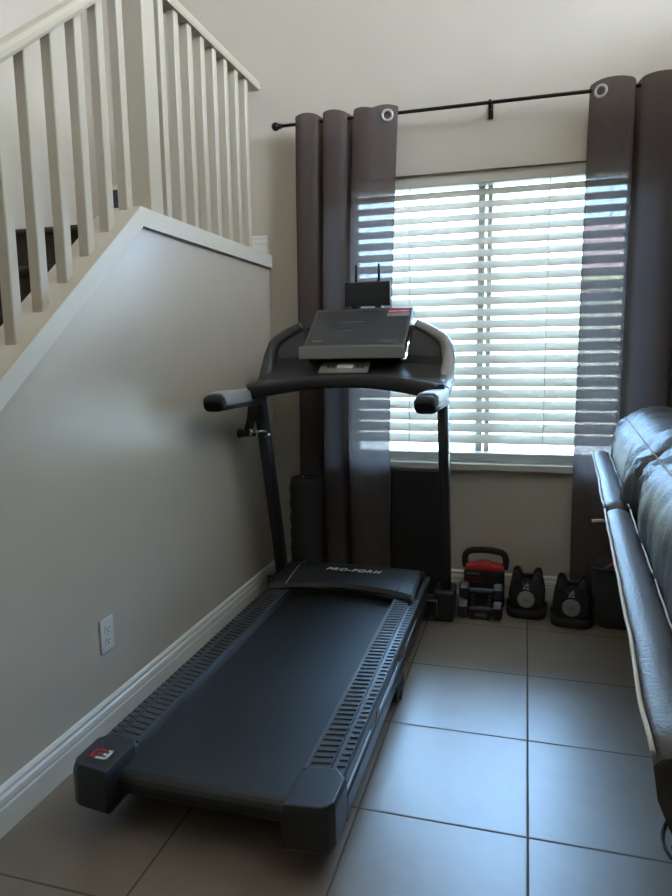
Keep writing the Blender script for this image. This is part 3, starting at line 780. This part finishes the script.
# cable on the floor below the sofa back
b = MB(); b.tube(catmull([(.47, 1.90, .004), (.42, 1.86, .004), (.385, 1.80, .004), (.372, 1.73, .004), (.39, 1.67, .004), (.43, 1.65, .005), (.45, 1.69, .010), (.42, 1.735, .011), (.392, 1.72, .010), (.395, 1.685, .010), (.43, 1.64, .005), (.50, 1.60, .004)], 8), .0036, 8)
tag(b.build('cable', M['rubber'], None, (.42, 1.75, 0)), 'thin black cable looped on the floor tiles by the sofa base', 'cable')

# ---------------------------------------------------------------- outdoors
gr = MB().box(-30, 30, WB + .2, 60, -.35, -.15); g_ = struct(gr, 'ground', M['gravel'])
nh = thing('neighbour_house', (1.5, 11, -.15), 'pale stucco house with a pinkish tiled roof outside the window', 'house')
b = MB(); b.box(-7, 8, 11, 18, -.15, 2.35); b.build('wall', M['stucco'], nh)
b = MB(); b.box(-7.3, 8.3, 10.65, 10.75, 2.2, 2.42); b.build('fascia', mat('yellow_trim', (.75, .66, .34), .8), nh)
b = MB(); b.prism([(-1.6, 10.6, 2.42), (-1.2, 14.5, 3.7), (-1.2, 18.4, 2.42)], (9.8, 0, 0)); b.build('roof', M['tile_roof'], nh)

# ---------------------------------------------------------------- light
w = bpy.data.worlds.new('sky'); SC.world = w; w.use_nodes = True
bg = w.node_tree.nodes['Background']; bg.inputs['Color'].default_value = (.34, .60, 1, 1); bg.inputs['Strength'].default_value = 30
def area(name, loc, rot, sx, sy, e, col, portal=False):
    l = bpy.data.lights.new(name, 'AREA'); l.shape = 'RECTANGLE'; l.size = sx; l.size_y = sy; l.energy = e; l.color = col
    o = bpy.data.objects.new(name, l); COL.objects.link(o); o.location = loc; o.rotation_euler = rot
    if portal: l.cycles.is_portal = True
    return o
area('window_daylight_portal', (-.217, 3.64, 1.416), (-pi / 2, 0, 0), 1.42, 1.45, 1, (1, 1, 1), True)
area('upper_window_daylight', (XR + .05, .95, 4.05), (0, pi / 2, 0), 1.46, 2.06, 165, (1, .87, .63))
sl = bpy.data.lights.new('sun', 'SUN'); sl.energy = 9; sl.angle = .01; sl.color = (1, .95, .86)
so_ = bpy.data.objects.new('sun', sl); COL.objects.link(so_); so_.rotation_euler = (radians(48), 0, radians(25))

# ---------------------------------------------------------------- camera
f, yaw, pit, rol, H = 667.38, .277165, .14045, -.014533, 1.27
fw = Vector((-sin(yaw) * cos(pit), cos(yaw) * cos(pit), -sin(pit))); r = Vector((cos(yaw), sin(yaw), 0)); u = r.cross(fw)
r2 = cos(rol) * r + sin(rol) * u; u2 = -sin(rol) * r + cos(rol) * u
cam = bpy.data.cameras.new('camera'); co = bpy.data.objects.new('camera', cam); COL.objects.link(co)
cam.sensor_fit = 'VERTICAL'; cam.sensor_height = 24; cam.sensor_width = 18; cam.lens = f * 24 / 896; cam.clip_start = .02
mm = Matrix.Identity(4)
for i in range(3): mm[i][0] = r2[i]; mm[i][1] = u2[i]; mm[i][2] = -fw[i]
mm[0][3], mm[1][3], mm[2][3] = 0, 0, H
co.matrix_world = mm; SC.camera = co
SC.view_settings.view_transform = 'Standard'; SC.view_settings.look = 'None'; SC.view_settings.exposure = .12; SC.view_settings.gamma = 1
SC.view_settings.use_curve_mapping = False
SC.cycles.use_denoising = True; SC.cycles.max_bounces = 10; SC.cycles.transparent_max_bounces = 16
